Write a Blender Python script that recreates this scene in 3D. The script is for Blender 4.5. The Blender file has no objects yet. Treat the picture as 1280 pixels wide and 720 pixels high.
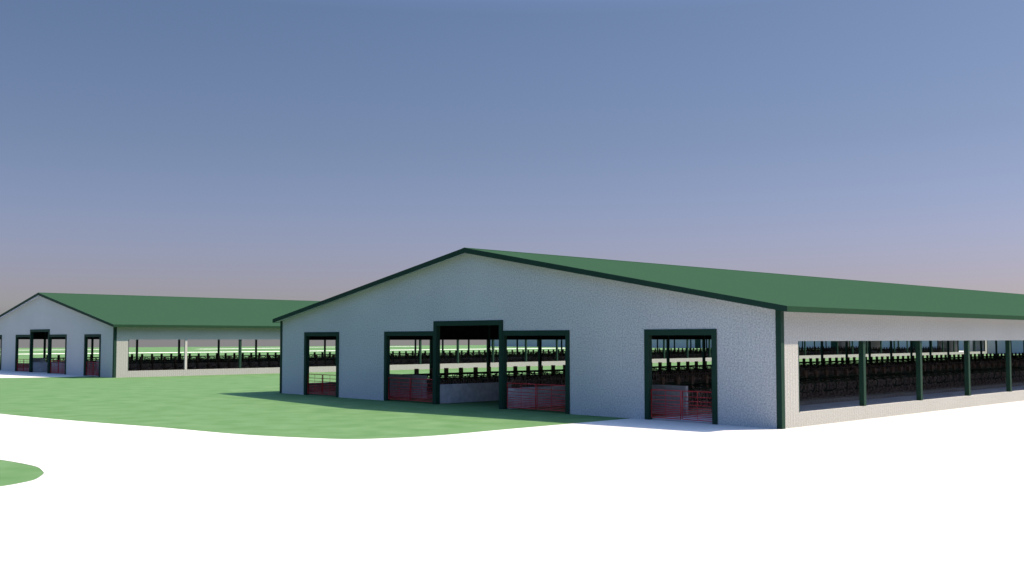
import bpy, bmesh, math, random
from mathutils import Vector, Matrix
from mathutils.geometry import tessellate_polygon
random.seed(7)
SC = bpy.context.scene
COL = SC.collection
R = math.radians

# ------------------------------------------------------------------ layout
YAW = R(45.728)                       # the barns' long axis, turned right of the view
CORNER = (9.4222, 35.5234)            # near barn: its right front corner
LCORNER = (-32.1134, 81.8287)         # far barn: its right front corner
W, L = 32.793, 181.34                 # width and length
BAY, FIRST = 5.12, 1.07
ZT, ZR, TH = 4.290, 7.389, 0.19       # roof edge, ridge, edge thickness
OV, OG = 0.434, 0.284                 # eave and gable overhang
SILL, TOP, END = 0.525, 3.073, 1.17   # long side openings
SL = (ZR - ZT) / (W / 2 + OV)         # roof slope
UX, UY = -math.cos(YAW), math.sin(YAW)
VX, VY = math.sin(YAW), math.cos(YAW)
def wpt(u, v, z=0.0):                 # (to the left, along the barn, up) -> world
    return (CORNER[0] + u*UX + v*VX, CORNER[1] + u*UY + v*VY, z)

# ------------------------------------------------------------------ materials
def mat(name):
    m = bpy.data.materials.new(name); m.use_nodes = True
    nt = m.node_tree; b = nt.nodes['Principled BSDF']
    return m, nt, b
def N(nt, t, **kw):
    n = nt.nodes.new(t)
    for k, v in kw.items(): setattr(n, k, v)
    return n
def noisy(name, c1, c2, scale=3.0, detail=6, rough=0.6, bump=0.0, bscale=None, stretch=None, spec=0.3, lo=0.3, hi=0.7):
    m, nt, b = mat(name)
    tc = N(nt, 'ShaderNodeTexCoord'); mp = N(nt, 'ShaderNodeMapping')
    nt.links.new(tc.outputs['Object'], mp.inputs[0])
    if stretch: mp.inputs['Scale'].default_value = stretch
    no = N(nt, 'ShaderNodeTexNoise'); no.inputs['Scale'].default_value = scale; no.inputs['Detail'].default_value = detail
    nt.links.new(mp.outputs[0], no.inputs[0])
    rp = N(nt, 'ShaderNodeValToRGB')
    rp.color_ramp.elements[0].position = lo; rp.color_ramp.elements[0].color = (*c1, 1)
    rp.color_ramp.elements[1].position = hi; rp.color_ramp.elements[1].color = (*c2, 1)
    nt.links.new(no.outputs['Fac'], rp.inputs[0]); nt.links.new(rp.outputs[0], b.inputs['Base Color'])
    b.inputs['Roughness'].default_value = rough
    b.inputs['Specular IOR Level'].default_value = spec
    if bump:
        bn = N(nt, 'ShaderNodeTexNoise'); bn.inputs['Scale'].default_value = bscale or scale*4; bn.inputs['Detail'].default_value = 5
        nt.links.new(mp.outputs[0], bn.inputs[0])
        bp = N(nt, 'ShaderNodeBump'); bp.inputs['Distance'].default_value = bump; bp.inputs['Strength'].default_value = 1
        nt.links.new(bn.outputs['Fac'], bp.inputs['Height']); nt.links.new(bp.outputs[0], b.inputs['Normal'])
    return m
def ribbed(name, c1, c2, axis, pitch, depth, rough=0.5, spec=0.3):
    """pressed metal sheet: fine upright ribs and a slightly mottled coat"""
    m, nt, b = mat(name)
    tc = N(nt, 'ShaderNodeTexCoord')
    no = N(nt, 'ShaderNodeTexNoise'); no.inputs['Scale'].default_value = 17; no.inputs['Detail'].default_value = 8; no.inputs['Roughness'].default_value = 0.75
    nt.links.new(tc.outputs['Object'], no.inputs[0])
    no2 = N(nt, 'ShaderNodeTexNoise'); no2.inputs['Scale'].default_value = .35; no2.inputs['Detail'].default_value = 3
    nt.links.new(tc.outputs['Object'], no2.inputs[0])
    av = N(nt, 'ShaderNodeMath', operation='MULTIPLY_ADD'); av.inputs[1].default_value = .08
    nt.links.new(no2.outputs['Fac'], av.inputs[0])
    mu = N(nt, 'ShaderNodeMath', operation='MULTIPLY'); mu.inputs[1].default_value = .92
    nt.links.new(no.outputs['Fac'], mu.inputs[0]); nt.links.new(mu.outputs[0], av.inputs[2])
    rp = N(nt, 'ShaderNodeValToRGB')
    rp.color_ramp.elements[0].position = .42; rp.color_ramp.elements[0].color = (*c1, 1)
    rp.color_ramp.elements[1].position = .58; rp.color_ramp.elements[1].color = (*c2, 1)
    nt.links.new(av.outputs[0], rp.inputs[0]); nt.links.new(rp.outputs[0], b.inputs['Base Color'])
    sx = N(nt, 'ShaderNodeSeparateXYZ'); nt.links.new(tc.outputs['Object'], sx.inputs[0])
    k = N(nt, 'ShaderNodeMath', operation='MULTIPLY'); k.inputs[1].default_value = 1/pitch
    nt.links.new(sx.outputs[axis], k.inputs[0])
    f = N(nt, 'ShaderNodeMath', operation='PINGPONG'); f.inputs[1].default_value = .5
    nt.links.new(k.outputs[0], f.inputs[0])
    s = N(nt, 'ShaderNodeMapRange', interpolation_type='SMOOTHSTEP'); s.inputs[1].default_value = .3; s.inputs[2].default_value = .45
    nt.links.new(f.outputs[0], s.inputs[0])
    bp = N(nt, 'ShaderNodeBump'); bp.inputs['Distance'].default_value = depth; bp.inputs['Strength'].default_value = .32
    nt.links.new(s.outputs[0], bp.inputs['Height'])
    bp2 = N(nt, 'ShaderNodeBump'); bp2.inputs['Distance'].default_value = .004; bp2.inputs['Strength'].default_value = .5
    nt.links.new(no.outputs['Fac'], bp2.inputs['Height']); nt.links.new(bp.outputs[0], bp2.inputs['Normal'])
    nt.links.new(bp2.outputs[0], b.inputs['Normal'])
    b.inputs['Roughness'].default_value = rough; b.inputs['Specular IOR Level'].default_value = spec
    return m

M = {}
M['grass']   = noisy('grass', (.045,.103,.034), (.070,.131,.055), .8, 12, .9, spec=.1)
M['gravel']  = noisy('crushed_limestone', (.33,.325,.31), (.38,.375,.36), 6, 8, .9, .004, 60, spec=.1)
M['far_road']= noisy('pale_track', (.70,.69,.64), (.8,.79,.75), 1, 4, .9, spec=.1)
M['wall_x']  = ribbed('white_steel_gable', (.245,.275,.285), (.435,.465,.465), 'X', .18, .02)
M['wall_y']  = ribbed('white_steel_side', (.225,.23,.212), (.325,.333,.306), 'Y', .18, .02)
M['roof']    = ribbed('green_roof_sheet', (.0158,.0405,.0230), (.0190,.0455,.0265), 'Y', .9, .012, 1.0, .0)
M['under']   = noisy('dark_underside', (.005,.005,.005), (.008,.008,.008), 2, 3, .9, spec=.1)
M['trim']    = noisy('dark_green_trim', (.007,.028,.0175), (.009,.033,.021), 1.5, 3, .7, spec=.12)
M['truss']   = noisy('dark_timber', (.006,.005,.005), (.010,.009,.008), 3, 4, .85, stretch=(1,1,.3))
M['cream']   = noisy('cream_post_coat', (.34,.335,.31), (.38,.375,.35), 2, 3, .6)
M['concrete']= noisy('grey_concrete', (.34,.35,.38), (.48,.49,.52), 4, 8, .9, .004, 30)
M['slab']    = noisy('pale_alley_concrete', (.50,.55,.64), (.60,.65,.74), 1.2, 8, .85)
M['pale_under'] = noisy('bare_steel_underside', (.38,.44,.56), (.46,.52,.64), .8, 5, .6)
M['red']     = noisy('red_gate_coat', (.30,.010,.014), (.40,.018,.020), 4, 4, .45, spec=.4)
M['pipe']    = noisy('weathered_green_pipe', (.018,.030,.018), (.035,.055,.03), 5, 4, .6)
M['timber']  = noisy('old_stall_timber', (.05,.036,.027), (.15,.105,.075), 6, 6, .9, stretch=(1,1,.4))
M['board']   = noisy('worn_stall_board', (.06,.052,.048), (.42,.335,.29), 11, 8, .9, spec=.15)
M['bed']     = noisy('stall_bedding', (.20,.19,.18), (.34,.31,.28), 7, 8, .95, .01, 30)

# ------------------------------------------------------------------ mesh helpers
def box(bm, x0, x1, y0, y1, z0, z1):
    vs = [bm.verts.new((x, y, z)) for z in (z0, z1) for y in (y0, y1) for x in (x0, x1)]
    for f in ((0,2,3,1), (4,5,7,6), (0,1,5,4), (2,6,7,3), (0,4,6,2), (1,3,7,5)):
        bm.faces.new([vs[i] for i in f])
def tube(bm, pts, r, n=6):
    """round bar along a list of points"""
    pts = [Vector(p) for p in pts]; rings = []
    for i, p in enumerate(pts):
        d = (pts[min(i+1, len(pts)-1)] - pts[max(i-1, 0)]).normalized()
        a = d.orthogonal().normalized() if i == 0 else (pa - d*pa.dot(d)).normalized()
        pa = a; b = d.cross(a)
        rings.append([bm.verts.new(p + r*(math.cos(t)*a + math.sin(t)*b)) for t in [2*math.pi*k/n for k in range(n)]])
    for q, s in zip(rings, rings[1:]):
        for k in range(n): bm.faces.new((q[k], q[(k+1) % n], s[(k+1) % n], s[k]))
    bm.faces.new(rings[0][::-1]); bm.faces.new(rings[-1])
def prism(bm, poly, axis, a0, a1):
    """extrude a flat outline. axis 'y': poly is (x,z); axis 'z': poly is (x,y)"""
    mk = (lambda p, t: (p[0], t, p[1])) if axis == 'y' else (lambda p, t: (p[0], p[1], t))
    A = [bm.verts.new(mk(p, a0)) for p in poly]; B = [bm.verts.new(mk(p, a1)) for p in poly]
    n = len(poly)
    bm.faces.new(A); bm.faces.new(B[::-1])
    for i in range(n): bm.faces.new((A[i], B[i], B[(i+1) % n], A[(i+1) % n]))
def obj(name, bm, m, parent=None, smooth=False, bevel=0):
    if bevel: bmesh.ops.bevel(bm, geom=bm.edges[:], offset=bevel, segments=1, affect='EDGES')
    bmesh.ops.recalc_face_normals(bm, faces=bm.faces[:])
    me = bpy.data.meshes.new(name); bm.to_mesh(me); bm.free()
    for mm in (m if isinstance(m, (list, tuple)) else [m]): me.materials.append(mm)
    if smooth:
        for p in me.polygons: p.use_smooth = True
    o = bpy.data.objects.new(name, me); COL.objects.link(o)
    if parent: o.parent = parent
    return o
def again(o, loc, parent=None):
    c = o.copy(); COL.objects.link(c); c.location = loc
    c.parent = parent if parent else o.parent
    return c
def thing(name, label, cat, loc, rz=0, group=None):
    o = bpy.data.objects.new(name, None); COL.objects.link(o)
    o.location = loc; o.rotation_euler.z = rz; o.empty_display_size = .3
    o['label'] = label; o['category'] = cat
    if group: o['group'] = group
    return o
def copy_tree(o, parent=None):
    c = o.copy(); COL.objects.link(c)
    if parent: c.parent = parent
    for ch in list(o.children): copy_tree(ch, c)
    return c
NB = bmesh.new
RZ = -YAW                              # barn frame: local x = -u (right), local y = v (back)

# ------------------------------------------------------------------ ground
def sheet(name, polys, z, m, kind='structure', thick=None):
    bm = NB()
    for poly in polys:
        co_ = [Vector(wpt(u, v)[:2] + (z,)) for u, v in poly]
        vv = [bm.verts.new(c) for c in co_]
        for t in tessellate_polygon([co_]):
            f = bm.faces.new([vv[i] for i in t]); f.normal_update()
            if f.normal.z < 0: f.normal_flip()
    me = bpy.data.meshes.new(name); bm.to_mesh(me); bm.free(); me.materials.append(m)
    o = bpy.data.objects.new(name, me); COL.objects.link(o); o['kind'] = kind
    return o
# open field; it is level to a crest some 330 m to the left and then falls gently away
bm = NB()
us = [-2500, -600, -200, 0, 100, 200, 300, 330, 350, 380, 450, 700, 1500, 4000]
vs = [-2500, -600, -100, 0, 100, 200, 400, 900, 4000]
def gz(u): return 0 if u <= 330 else -(u-330)*.03 if u > 380 else -((u-330)**2)/100*.03
grid = [[bm.verts.new((*wpt(u, v)[:2], gz(u))) for v in vs] for u in us]
for i in range(len(us)-1):
    for j in range(len(vs)-1):
        bm.faces.new((grid[i][j], grid[i+1][j], grid[i+1][j+1], grid[i][j+1]))
for f in bm.faces:
    f.normal_update()
    if f.normal.z < 0: f.normal_flip()
me = bpy.data.meshes.new('grass_field'); bm.to_mesh(me); bm.free(); me.materials.append(M['grass'])
fld = bpy.data.objects.new('grass_field', me); COL.objects.link(fld); fld['kind'] = 'structure'

def smooth(pts, n=8):                  # Catmull-Rom through the points
    out = []
    for i in range(len(pts)-1):
        p0 = pts[max(i-1, 0)]; p1 = pts[i]; p2 = pts[i+1]; p3 = pts[min(i+2, len(pts)-1)]
        for k in range(n):
            t = k/n
            out.append(tuple(.5*((2*p1[a]) + (-p0[a]+p2[a])*t + (2*p0[a]-5*p1[a]+4*p2[a]-p3[a])*t*t + (-p0[a]+3*p1[a]-3*p2[a]+p3[a])*t**3) for a in (0, 1)))
    return out + [pts[-1]]
# the grass island's near edge, from the near barn's yard round to the far barn's lane
edge = smooth([(6.7,0),(6.7,-4.1),(6.68,-7.4),(6.6,-9.7),(6.9,-11.4),(7.6,-12.8),(9.0,-13.6),(11.5,-14.5),(15.8,-15.2),(20.6,-16.2),(26.7,-17.1),(34,-17.6)])
patch = smooth([(9.52,-22.52),(8.82,-22.43),(8.07,-22.37),(7.35,-22.37),(6.76,-22.48),(6.34,-22.58),(6.03,-22.67),(5.78,-22.78),(5.45,-22.96),(4.97,-23.26),(4.66,-23.65),(4.41,-24.15),(4.26,-24.8),(4.2,-25.6)])
left = smooth([(58,-17.8),(63,-16.9),(66.5,-14.5),(68,-11),(68.6,-7),(68,-4),(66.9,-1.7),(66.6,2),(66.6,10)])
ring = [(6.7,230)] + edge + left + [(66.6,230)] + [(100,230),(100,3),(100,-17.5),(150,-19),(150,-22.6)] + [(20,-22.5)] + patch + [(4.2,-60),(4.2,-130),(-160,-130),(-160,230)]
sheet('gravel_yard', [ring], .006, M['gravel'])
sheet('far_road', [[(196.5,-250),(201.5,-250),(199,60),(201,100),(206,180),(214,420),(209,420),(201,180),(196.5,100),(194.5,60)]], .02, M['far_road'])
sheet('field_track', [[(266,-120),(270,-120),(271,92),(267,92)],[(258,112),(261.5,110),(274,150),(270,152)],[(288,160),(291,160),(300,225),(296,225)]], .02, M['far_road'])

# ------------------------------------------------------------------ barn
def zroof(u): return ZT + SL*(min(u, W-u) + OV)          # top of the roof above u
TV = TH                                                   # roof depth, upright
WALLT = .16
DOORS = [(2.66, 6.02, 3.52), (10.02, 14.10, 3.52), (14.07, 18.88, 4.0), (18.86, 22.83, 3.52), (26.88, 30.25, 3.52)]
FR = .212                                                 # frame face width

def build_barn():
    b = thing('cattle_barn', 'x', 'barn', (*CORNER, 0), RZ, 'white cattle barns with green roofs')
    # gable walls: one sheet with the doorways cut out, outline walked round the openings
    def gable(y0, y1, name):
        bm = NB()
        ops = [(2.86,5.82,3.30),(10.22,14.17,3.30),(14.17,18.78,3.80),(18.78,22.63,3.30),(27.05,30.05,3.30)]
        cuts = sorted({0.0, W/2, W} | {q for o_ in ops for q in o_[:2]})
        low = lambda a, c: next((h for p, q, h in ops if p-1e-6 <= a and c <= q+1e-6), 0.0)
        top = lambda u: zroof(u)-TV+.005
        def quad(*pts): bm.faces.new([bm.verts.new(p) for p in pts])
        prev = None
        for a, c in zip(cuts, cuts[1:]):
            h = low(a, c)
            for y in (y0, y1): quad((-a,y,h), (-c,y,h), (-c,y,top(c)), (-a,y,top(a)))
            quad((-a,y0,h), (-c,y0,h), (-c,y1,h), (-a,y1,h)); quad((-a,y0,top(a)), (-c,y0,top(c)), (-c,y1,top(c)), (-a,y1,top(a)))
            if prev is None: quad((-a,y0,0), (-a,y1,0), (-a,y1,top(a)), (-a,y0,top(a)))
            elif prev != h: quad((-a,y0,prev), (-a,y1,prev), (-a,y1,h), (-a,y0,h))
            prev = h
        quad((-W,y0,0), (-W,y1,0), (-W,y1,top(W)), (-W,y0,top(W)))
        bmesh.ops.remove_doubles(bm, verts=bm.verts[:], dist=1e-5)
        return obj(name, bm, M['wall_x'], b)
    gable(0, WALLT, 'gable_wall'); gable(L-WALLT, L, 'gable_wall')
    # long walls: low wall, header and the two end panels round one long opening
    for s in (0, 1):
        x0, x1 = (-WALLT, 0) if s == 0 else (-W, -W+WALLT)
        zt = zroof(0)-TV+.005
        bm = NB(); y0, y1 = WALLT+.001, L-WALLT-.001
        for a, c, z0, z1 in ((y0,y1,0,SILL), (y0,y1,TOP,zt), (y0,END,SILL,TOP), (L-END,y1,SILL,TOP)):
            box(bm, x0, x1, a, c, z0, z1)
        bmesh.ops.remove_doubles(bm, verts=bm.verts[:], dist=1e-5)
        sw = obj('side_wall', bm, M['wall_y'], b)
        xi = (-WALLT-.022, -WALLT-.002) if s == 0 else (-W+WALLT+.002, -W+WALLT+.022)
        bm = NB(); box(bm, xi[0], xi[1], y0+.01, y1-.01, TOP+.01, zt-.02); obj('header_lining', bm, M['under'], sw)  # black sheet added behind the header, its colour stands in for shade
    # roof: top sheet, unseen underside paled to bounce light indoors, green edge boards
    e = OV; y0, y1 = -OG, L+OG
    prof = [(e, ZT), (-W/2, ZR), (-W-e, ZT)]
    bm = NB()
    A = [bm.verts.new((x, y0, z)) for x, z in prof]; B = [bm.verts.new((x, y1, z)) for x, z in prof]
    bm.faces.new((A[0], B[0], B[1], A[1])); bm.faces.new((A[1], B[1], B[2], A[2]))
    C = [bm.verts.new((x, y0, z-.03)) for x, z in prof]; D = [bm.verts.new((x, y1, z-.03)) for x, z in prof]
    bm.faces.new((C[0], C[1], D[1], D[0])); bm.faces.new((C[1], C[2], D[2], D[1]))
    for P, Q in ((A, C), (B, D)):
        for i in (0, 1): bm.faces.new((P[i], P[i+1], Q[i+1], Q[i]))
    bm.faces.new((A[0], C[0], D[0], B[0])); bm.faces.new((A[2], C[2], D[2], B[2]))
    rf = obj('roof', bm, M['roof'], b)
    bm = NB()
    f = .03; k = TV-.035
    a = [(x, y, z) for x, z in [(e-f, ZT-.032), (-W/2, ZR-.032), (-W-e+f, ZT-.032)] for y in (y0+f, y1-f)]
    c = [(x, y, z-k) for x, y, z in a]
    va = [bm.verts.new(p) for p in a]; vc = [bm.verts.new(p) for p in c]
    for i in (0, 2): bm.faces.new((vc[i], vc[i+2], vc[i+3], vc[i+1])); bm.faces.new((va[i], va[i+1], va[i+3], va[i+2]))
    for i, j in ((0,2),(2,4),(1,3),(3,5),(0,1),(4,5)): bm.faces.new((va[i], va[j], vc[j], vc[i]))
    obj('ceiling_lining', bm, M['pale_under'], rf)
    for s in (0, 1):                   # eave boards
        x = (e+.004-.024, e+.004) if s == 0 else (-W-e-.004, -W-e-.004+.024)
        bm = NB(); box(bm, x[0], x[1], y0-.003, y1+.003, ZT-TH-.012, ZT-.004); obj('eave_board', bm, M['roof'], rf)
    for y in ((y0-.006, y0+.02), (y1-.02, y1+.006)):       # gable rake boards, 0.25 deep
        bm = NB()
        d = .235
        prism(bm, [(e+.006, ZT+.004), (-W/2, ZR+.006), (-W-e-.006, ZT+.004), (-W-e-.006, ZT-TH), (-W-e+.1, ZT-TH), (-W/2, ZR-d), (e-.1, ZT-TH), (e+.006, ZT-TH)], 'y', *y)
        bmesh.ops.triangulate(bm, faces=[q for q in bm.faces if len(q.verts) > 4])
        obj('rake_board', bm, M['trim'], rf)
    # ridge cap
    bm = NB(); w = .16
    prism(bm, [(-W/2-w, ZR-w*SL+.004), (-W/2, ZR+.004), (-W/2+w, ZR-w*SL+.004), (-W/2+w, ZR-w*SL+.014), (-W/2, ZR+.018), (-W/2-w, ZR-w*SL+.014)], 'y', y0, y1)
    obj('ridge_cap', bm, M['roof'], rf)
    # corner trims
    zt = zroof(0)-TV-.005
    for s, y in ((0,0),(1,0),(0,1),(1,1)):
        bm = NB(); sx = 1 if s == 0 else -1; xo = 0 if s == 0 else -W
        sy = 1 if y == 0 else -1; yo = 0 if y == 0 else L
        def q(a0, a1, b0, b1):
            X = sorted((xo-sx*a0, xo-sx*a1)); Y = sorted((yo+sy*b0, yo+sy*b1)); box(bm, X[0], X[1], Y[0], Y[1], 0, zt)
        q(-.022, .19, -.022, -.002); q(-.022, -.002, -.0015, .19)
        obj('corner_trim', bm, M['trim'], b)
    # door frames
    for yy in (0, 1):
        for i, (a, c, h) in enumerate(DOORS):
            bm = NB(); out = -.075 if i == 2 else -.05; ins = WALLT+.03 if i == 2 else WALLT+.02
            Y = (out, ins) if yy == 0 else (L-ins, L-out)
            box(bm, -(a+FR), -a, *Y, 0, h); box(bm, -c, -(c-FR), *Y, 0, h); box(bm, -(c-FR-.001), -(a+FR+.001), *Y, h-FR-.02, h)
            if i in (1, 3):   # drop the leg the tall frame already provides
                bm.free(); bm = NB()
                if i == 1: a2, c2 = a, 14.069; box(bm, -(a+FR), -a, *Y, 0, h); box(bm, -c2, -(a+FR+.001), *Y, h-FR-.02, h); box(bm,-c2,-(c2-.07),Y[0],Y[1],0,h-FR-.021)
                else:      a2, c2 = 18.881, c; box(bm, -c, -(c-FR), *Y, 0, h); box(bm, -(c-FR-.001), -a2, *Y, h-FR-.02, h); box(bm,-(a2+.07),-a2,Y[0],Y[1],0,h-FR-.021)
            obj('door_frame', bm, M['trim'], b, bevel=.006)
    # side posts standing just inside the opening
    bm = NB(); box(bm, -.1, .1, -.1, .1, 0, zroof(0)-TV-.1); p0 = obj('post', bm, M['trim'], b, bevel=.008)
    n = 0
    for s in (0, 1):
        for k in range(36):
            x = -.105 if s == 0 else -W+.105
            loc = (x, FIRST+BAY*k, 0)
            # the wall passes round the post: post face is 5 mm proud of the wall's inner side
            if n == 0: p0.location = loc
            else: again(p0, loc)
            n += 1
    # roof trusses, one per bay
    bm = NB()
    zc = 4.16
    box(bm, -W+.3, -.3, -.03, .03, zc-.09, zc+.03)
    for s in (1, -1):
        for j in range(6):
            xa = -W/2 + s*(W/2-.4)*(1-j/6); xb = -W/2 + s*(W/2-.4)*(1-(j+1)/6)
            za = ZT + SL*(W/2-abs(xa+W/2)+OV) - TV - .09; zb = ZT + SL*(W/2-abs(xb+W/2)+OV) - TV - .09
            tube(bm, [(xa, 0, za), (xb, 0, zb)], .045, 4); tube(bm, [(xb, 0, zc), (xb, 0, zb)], .035, 4)
            if j: tube(bm, [(xa, 0, za), (xb, 0, zc)], .035, 4)
    t0 = obj('roof_truss', bm, M['truss'], b)
    for k in range(36):
        loc = (0, FIRST+BAY*k, 0)
        if k == 0: t0.location = loc
        else: again(t0, loc)
    # pale slab added over the gravel to brighten the dim alley by the opening
    for u0, u1 in ((.17, 5.86),):
        bm = NB(); box(bm, -u1, -u0, WALLT+.01, L-WALLT-.01, -.05, .03); obj('floor_slab', bm, M['slab'], b)
    for s in (0, 1):
        for y in (END, L-END-.045):
            X = (-WALLT-.001, .004) if s == 0 else (-W-.004, -W+WALLT+.001)
            bm = NB(); box(bm, *X, y+.001, y+.045, SILL+.001, TOP-.001); obj('opening_jamb', bm, M['trim'], b)
    # low concrete walls either side of the feed drive
    for u0, u1 in ((13.92, 14.12), (18.85, 19.05)):
        bm = NB(); box(bm, -u1, -u0, WALLT+.08, 5.2, 0, .92); obj('feed_wall', bm, M['concrete'], b, bevel=.012)
        # then slatted feed fence, panel after panel
        bm = NB(); uc = (u0+u1)/2
        box(bm, -.07, .07, 0, 3.04, 0, .32)
        for z in (.36, .92): box(bm, -.03, .03, .02, 3.02, z, z+.08)
        for q in range(12): box(bm, -.055, -.031, .06+q*.25, .20+q*.25, .33, 0.98+.06*(q % 3)/2)
        for y in (.02, 2.94): box(bm, .031, .11, y, y+.08, 0, 1.1)
        p = obj('feed_fence_panel', bm, M['board'], b)
        for k in range(56):
            if k == 0: p.location = (-uc, 5.25, 0)
            else: again(p, (-uc, 5.25+3.05*k, 0))
    return b

barn = build_barn()
barn['label'] = 'nearer and larger looking white cattle barn with green roof and five doorways'
barn2 = copy_tree(barn)
barn2.location = (*LCORNER, 0)
barn2['label'] = 'more distant white cattle barn at the left, partly behind the nearer one'
# the first post in the far barn's long opening is a pale one
pale = [c for c in barn2.children if c.name.startswith('post') and abs(c.location.x+.105) < .01 and abs(c.location.y-(FIRST+BAY)) < .05][0]
bpm = NB(); box(bpm, -.155, -.004, -.10, .10, SILL+.002, TOP-.002)
tmp = obj('pale_post', bpm, M['cream'], barn2, bevel=.006)
pale.data = tmp.data; bpy.data.objects.remove(tmp)
pale.location = (0, FIRST+BAY, 0)
pale['label'] = 'cream coloured post, second from the corner'

# ------------------------------------------------------------------ stall rows
ST = 1.09
def build_row():
    """a double row of free stalls, heads together; origin on the centre line at the front end"""
    r = thing('stall_row', 'x', 'stall row', (0, 0, 0), RZ, 'stall rows inside the cattle barns')
    n = 160; LEN = n*ST+.7
    bm = NB(); box(bm, -2.0, 2.0, .16, LEN, 0, .2); obj('stall_bed', bm, M['bed'], r, bevel=.02)
    bm = NB(); box(bm, -2.03, 2.03, 0, .155, 0, 1.22); obj('end_wall', bm, M['concrete'], r, bevel=.012)
    bm = NB()
    for z0, z1 in ((.2,.40),(.42,.62),(.64,.84)): box(bm, -.03, .03, .2, LEN, z0, z1)
    obj('head_board', bm, M['board'], r)
    bm = NB(); tube(bm, [(0, .2, 1.18), (0, LEN, 1.18)], .05, 6); obj('top_rail', bm, M['pipe'], r, smooth=True)
    bm = NB()
    for x in (-.75, .75): tube(bm, [(x, .2, .97), (x, LEN, .97)], .03, 6)
    obj('neck_rail', bm, M['pipe'], r, smooth=True)
    # post
    bm = NB(); box(bm, -.09, .09, -.10, .10, .2, 1.50); post = obj('stall_post', bm, M['timber'], r, bevel=.01)
    # divider: a wide looped pipe on both sides of the post with a worn board in its lower half
    bm = NB()
    for s in (1, -1):
        loop = [(s*.06,0,1.12),(s*.5,0,1.17),(s*1.2,0,1.15),(s*1.62,0,1.05),(s*1.78,0,.88),(s*1.72,0,.66),(s*1.45,0,.55),(s*.9,0,.50),(s*.5,0,.46),(s*.06,0,.42)]
        tube(bm, loop, .032, 5)
        tube(bm, [(s*.9,0,.50),(s*.62,0,.8),(s*.5,0,1.17)], .028, 5)
    div = obj('stall_divider', bm, M['pipe'], r, smooth=True)
    bm = NB()
    for s in (1, -1):
        X = sorted((s*.1, s*1.62)); box(bm, X[0], X[1], -.018, .018, .24, .34)
        for q in range(10):
            xc = s*(.2+q*.155); h = .90 - .03*(q % 3) - (.12 if q == 9 else 0)
            box(bm, xc-.035, xc+.035, -.045, -.021, .22, h)
    brd = obj('side_slats', bm, M['board'], r)
    rng = random.Random(3)
    def place(o, k):
        y = 1.07+k*ST
        return (rng.uniform(-.015, .015), y + rng.uniform(-.03, .03), 0)
    rest = {}
    for o in (post, div, brd):
        for k in range(n):
            loc = place(o, k)
            if k == 0: o.location = loc
            elif k < 99:
                c = again(o, loc); c.rotation_euler.z = rng.uniform(-.04, .04)
            else: rest.setdefault(o.name, []).append(loc)
        # the most distant ones together as one part
        bm = NB()
        for loc in rest[o.name]:
            t = bmesh.new(); t.from_mesh(o.data); bmesh.ops.translate(t, vec=loc, verts=t.verts[:])
            me = bpy.data.meshes.new('tmp'); t.to_mesh(me); t.free(); bm.from_mesh(me); bpy.data.meshes.remove(me)
        q = obj(o.name, bm, o.data.materials[0], r); q['kind'] = 'stuff'
    return r
def barn_local(base, u, v): return (base[0] + u*UX + v*VX, base[1] + u*UY + v*VY, 0)
row = build_row()
spots = [(CORNER, 8.0, 'stall row behind the long side opening of the nearer barn, right half of its interior'),
         (CORNER, 24.8, 'stall row in the left half of the nearer barn, seen through its three middle doorways'),
         (LCORNER, 8.0, 'stall row just behind the long side opening of the distant barn'),
         (LCORNER, 24.8, 'stall row deep inside the distant barn, behind its red gates')]
for i, (base, u, lab) in enumerate(spots):
    o = row if i == 0 else copy_tree(row)
    o.location = barn_local(base, u, 2.62); o['label'] = lab

# ------------------------------------------------------------------ gates
def build_gate(u0, u1, label, base):
    g = thing('livestock_gate', label, 'gate', barn_local(base, u0, 0), RZ, 'red tubular gates in the doorways')
    w = (u1-u0)/2
    for j in range(2):
        x0 = -(j*w+.04); x1 = -((j+1)*w-.04); zb, zt = .10, 1.17
        bm = NB()
        tube(bm, [(x0,.09,zb),(x0,.09,zt),(x1,.09,zt),(x1,.09,zb),(x0,.09,zb)], .024, 6)
        lf = obj('gate_leaf', bm, M['red'], g, smooth=True)
        xm = (x0+x1)/2
        for z in (.17, .235, .30, .37, .45, .54, .65, .79, .96):
            bm = NB(); tube(bm, [(x0,.09,z),(x1,.09,z)], .016, 5); obj('rail', bm, M['red'], lf, smooth=True)
        bm = NB(); tube(bm, [(xm, .07, zb), (xm, .07, zt)], .010, 5); obj('brace', bm, M['red'], lf)
        bm = NB(); hx = x0 if j == 0 else x1; sg = 1 if j == 0 else -1
        for z in (.3, .95): box(bm, min(hx, hx+sg*.06), max(hx, hx+sg*.06), .07, .11, z-.025, z+.025)
        obj('hinge', bm, M['trim'], lf)
    return g
GD = [(2.86, 5.82), (10.22, 13.92), (19.0, 22.63), (27.08, 30.05)]
for (a, c), lab in zip(GD, ['red tubular gate in the nearer barn doorway beside the right front corner',
        'red tubular gate in the nearer barn, right of the tall middle doorway',
        'red tubular gate in the nearer barn, left of the tall middle doorway',
        'red tubular gate in the nearer barn doorway at its left end']):
    build_gate(a, c, lab, CORNER)
for (a, c), lab in zip(GD, ['red gate in the distant barn doorway beside its right corner',
        'red gate in the distant barn, just right of its tall doorway',
        'red gate in the distant barn, just left of its tall doorway',
        'red gate in the doorway cut off by the left edge of the photo']):
    build_gate(a, c, lab, LCORNER)

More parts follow.
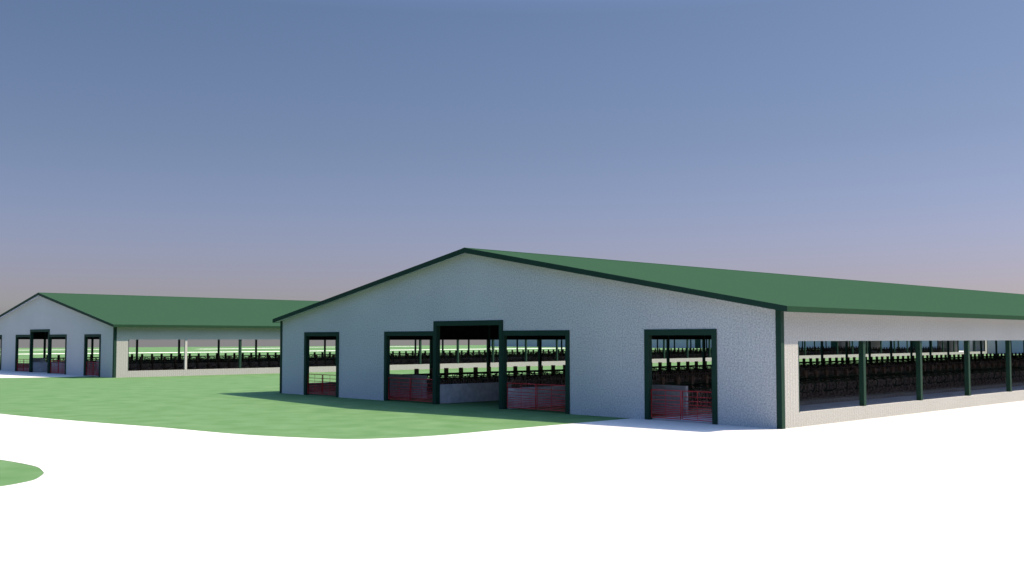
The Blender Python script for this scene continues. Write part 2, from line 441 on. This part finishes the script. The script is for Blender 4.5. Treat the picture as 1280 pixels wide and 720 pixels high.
# ------------------------------------------------------------------ sheds far behind, seen only through the openings
def far_shed(u0, u1, v0, dep, h, hr, label):
    t = thing('long_shed', label, 'shed', wpt(u0, v0), RZ, 'plain long sheds behind the barns')
    n = u1-u0
    bm = NB(); box(bm, -n, 0, 0, .2, 0, h); box(bm, -n, 0, dep-.2, dep, 0, h)
    for x in (-n, -.2):
        vs_ = [bm.verts.new((xx, y, z)) for xx in (x, x+.2) for y, z in ((.201,0),(dep-.201,0),(dep-.201,h),(dep/2,hr),(.201,h))]
        bm.faces.new(vs_[:5]); bm.faces.new(vs_[5:][::-1])
        for i in range(5): bm.faces.new((vs_[i], vs_[5+i], vs_[5+(i+1) % 5], vs_[(i+1) % 5]))
    obj('wall', bm, M['wall_x'], t)
    bm = NB()
    pr = [(-.4, h-.02), (dep/2, hr+.05), (dep+.4, h-.02), (dep+.4, h+.16), (dep/2, hr+.25), (-.4, h+.16)]
    A = [bm.verts.new((-n-.3, y, z)) for y, z in pr]; B = [bm.verts.new((.3, y, z)) for y, z in pr]
    bm.faces.new(A); bm.faces.new(B[::-1])
    for i in range(6): bm.faces.new((A[i], B[i], B[(i+1) % 6], A[(i+1) % 6]))
    obj('roof', bm, M['roof'], t)
    for k in range(int(n//24)):
        bm = NB(); x = -8-k*24
        box(bm, x-2.2, x, -.03, -.003, 0, 3.0); obj('door', bm, M['trim'], t)
    return t
far_shed(70, 276, 242, 14, 4.1, 5.6, 'very distant long shaded shed glimpsed through both barns')
far_shed(22, 68, 186.5, 9, 3.9, 4.7, 'short shaded shed glimpsed at the right end of the nearer barn opening')

# ------------------------------------------------------------------ light
EL = math.atan2(1, .7244)
sd = Vector((.386*math.cos(YAW)+.613*math.sin(YAW), -.386*math.sin(YAW)+.613*math.cos(YAW), 1)).normalized()
sun = bpy.data.lights.new('sun', 'SUN'); sun.energy = 5.0; sun.angle = R(.5); sun.color = (1, .82, .63)
so = bpy.data.objects.new('sun', sun); COL.objects.link(so)
so.rotation_euler = sd.to_track_quat('Z', 'Y').to_euler()
w = bpy.data.worlds.new('World'); SC.world = w; w.use_nodes = True
nt = w.node_tree; bg = nt.nodes['Background']
tc = N(nt, 'ShaderNodeTexCoord'); sx = N(nt, 'ShaderNodeSeparateXYZ'); nt.links.new(tc.outputs['Generated'], sx.inputs[0])
mx = N(nt, 'ShaderNodeMath', operation='MAXIMUM'); mx.inputs[1].default_value = .012; nt.links.new(sx.outputs['Z'], mx.inputs[0])
cb = N(nt, 'ShaderNodeCombineXYZ')
nt.links.new(sx.outputs['X'], cb.inputs[0]); nt.links.new(sx.outputs['Y'], cb.inputs[1]); nt.links.new(mx.outputs[0], cb.inputs[2])
sky = N(nt, 'ShaderNodeTexSky', sky_type='NISHITA'); sky.sun_disc = False
sky.sun_elevation = EL; sky.sun_rotation = math.atan2(sd.x, sd.y)
sky.air_density = 1.0; sky.dust_density = 1.5; sky.ozone_density = 1.5
nt.links.new(cb.outputs[0], sky.inputs[0])
# sky tint by height: mauve haze low down, unseen zenith brightened as added fill
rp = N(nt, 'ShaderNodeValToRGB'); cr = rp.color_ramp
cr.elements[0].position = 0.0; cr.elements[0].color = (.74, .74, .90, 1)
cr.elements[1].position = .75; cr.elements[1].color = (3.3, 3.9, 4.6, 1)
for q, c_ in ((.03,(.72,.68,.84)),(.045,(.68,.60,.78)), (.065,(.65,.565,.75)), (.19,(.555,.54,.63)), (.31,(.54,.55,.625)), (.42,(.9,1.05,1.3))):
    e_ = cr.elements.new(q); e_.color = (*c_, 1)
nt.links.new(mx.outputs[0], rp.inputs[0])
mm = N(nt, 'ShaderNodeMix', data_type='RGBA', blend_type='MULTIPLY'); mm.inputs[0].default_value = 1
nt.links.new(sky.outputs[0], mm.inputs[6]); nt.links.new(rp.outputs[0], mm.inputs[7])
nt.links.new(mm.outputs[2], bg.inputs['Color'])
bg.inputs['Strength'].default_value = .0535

# ------------------------------------------------------------------ camera
cam = bpy.data.cameras.new('camera'); co = bpy.data.objects.new('camera', cam); COL.objects.link(co)
cam.sensor_width = 36; cam.lens = 1265.14/1280*36; cam.clip_start = .1; cam.clip_end = 9000
co.location = (0, 0, 3.169); co.rotation_euler = (R(90+2.852), 0, 0)
SC.camera = co
vs_ = SC.view_settings; vs_.view_transform = 'Standard'; vs_.look = 'None'; vs_.exposure = 1.35; vs_.gamma = 1; vs_.use_curve_mapping = False
SC.display_settings.display_device = 'sRGB'
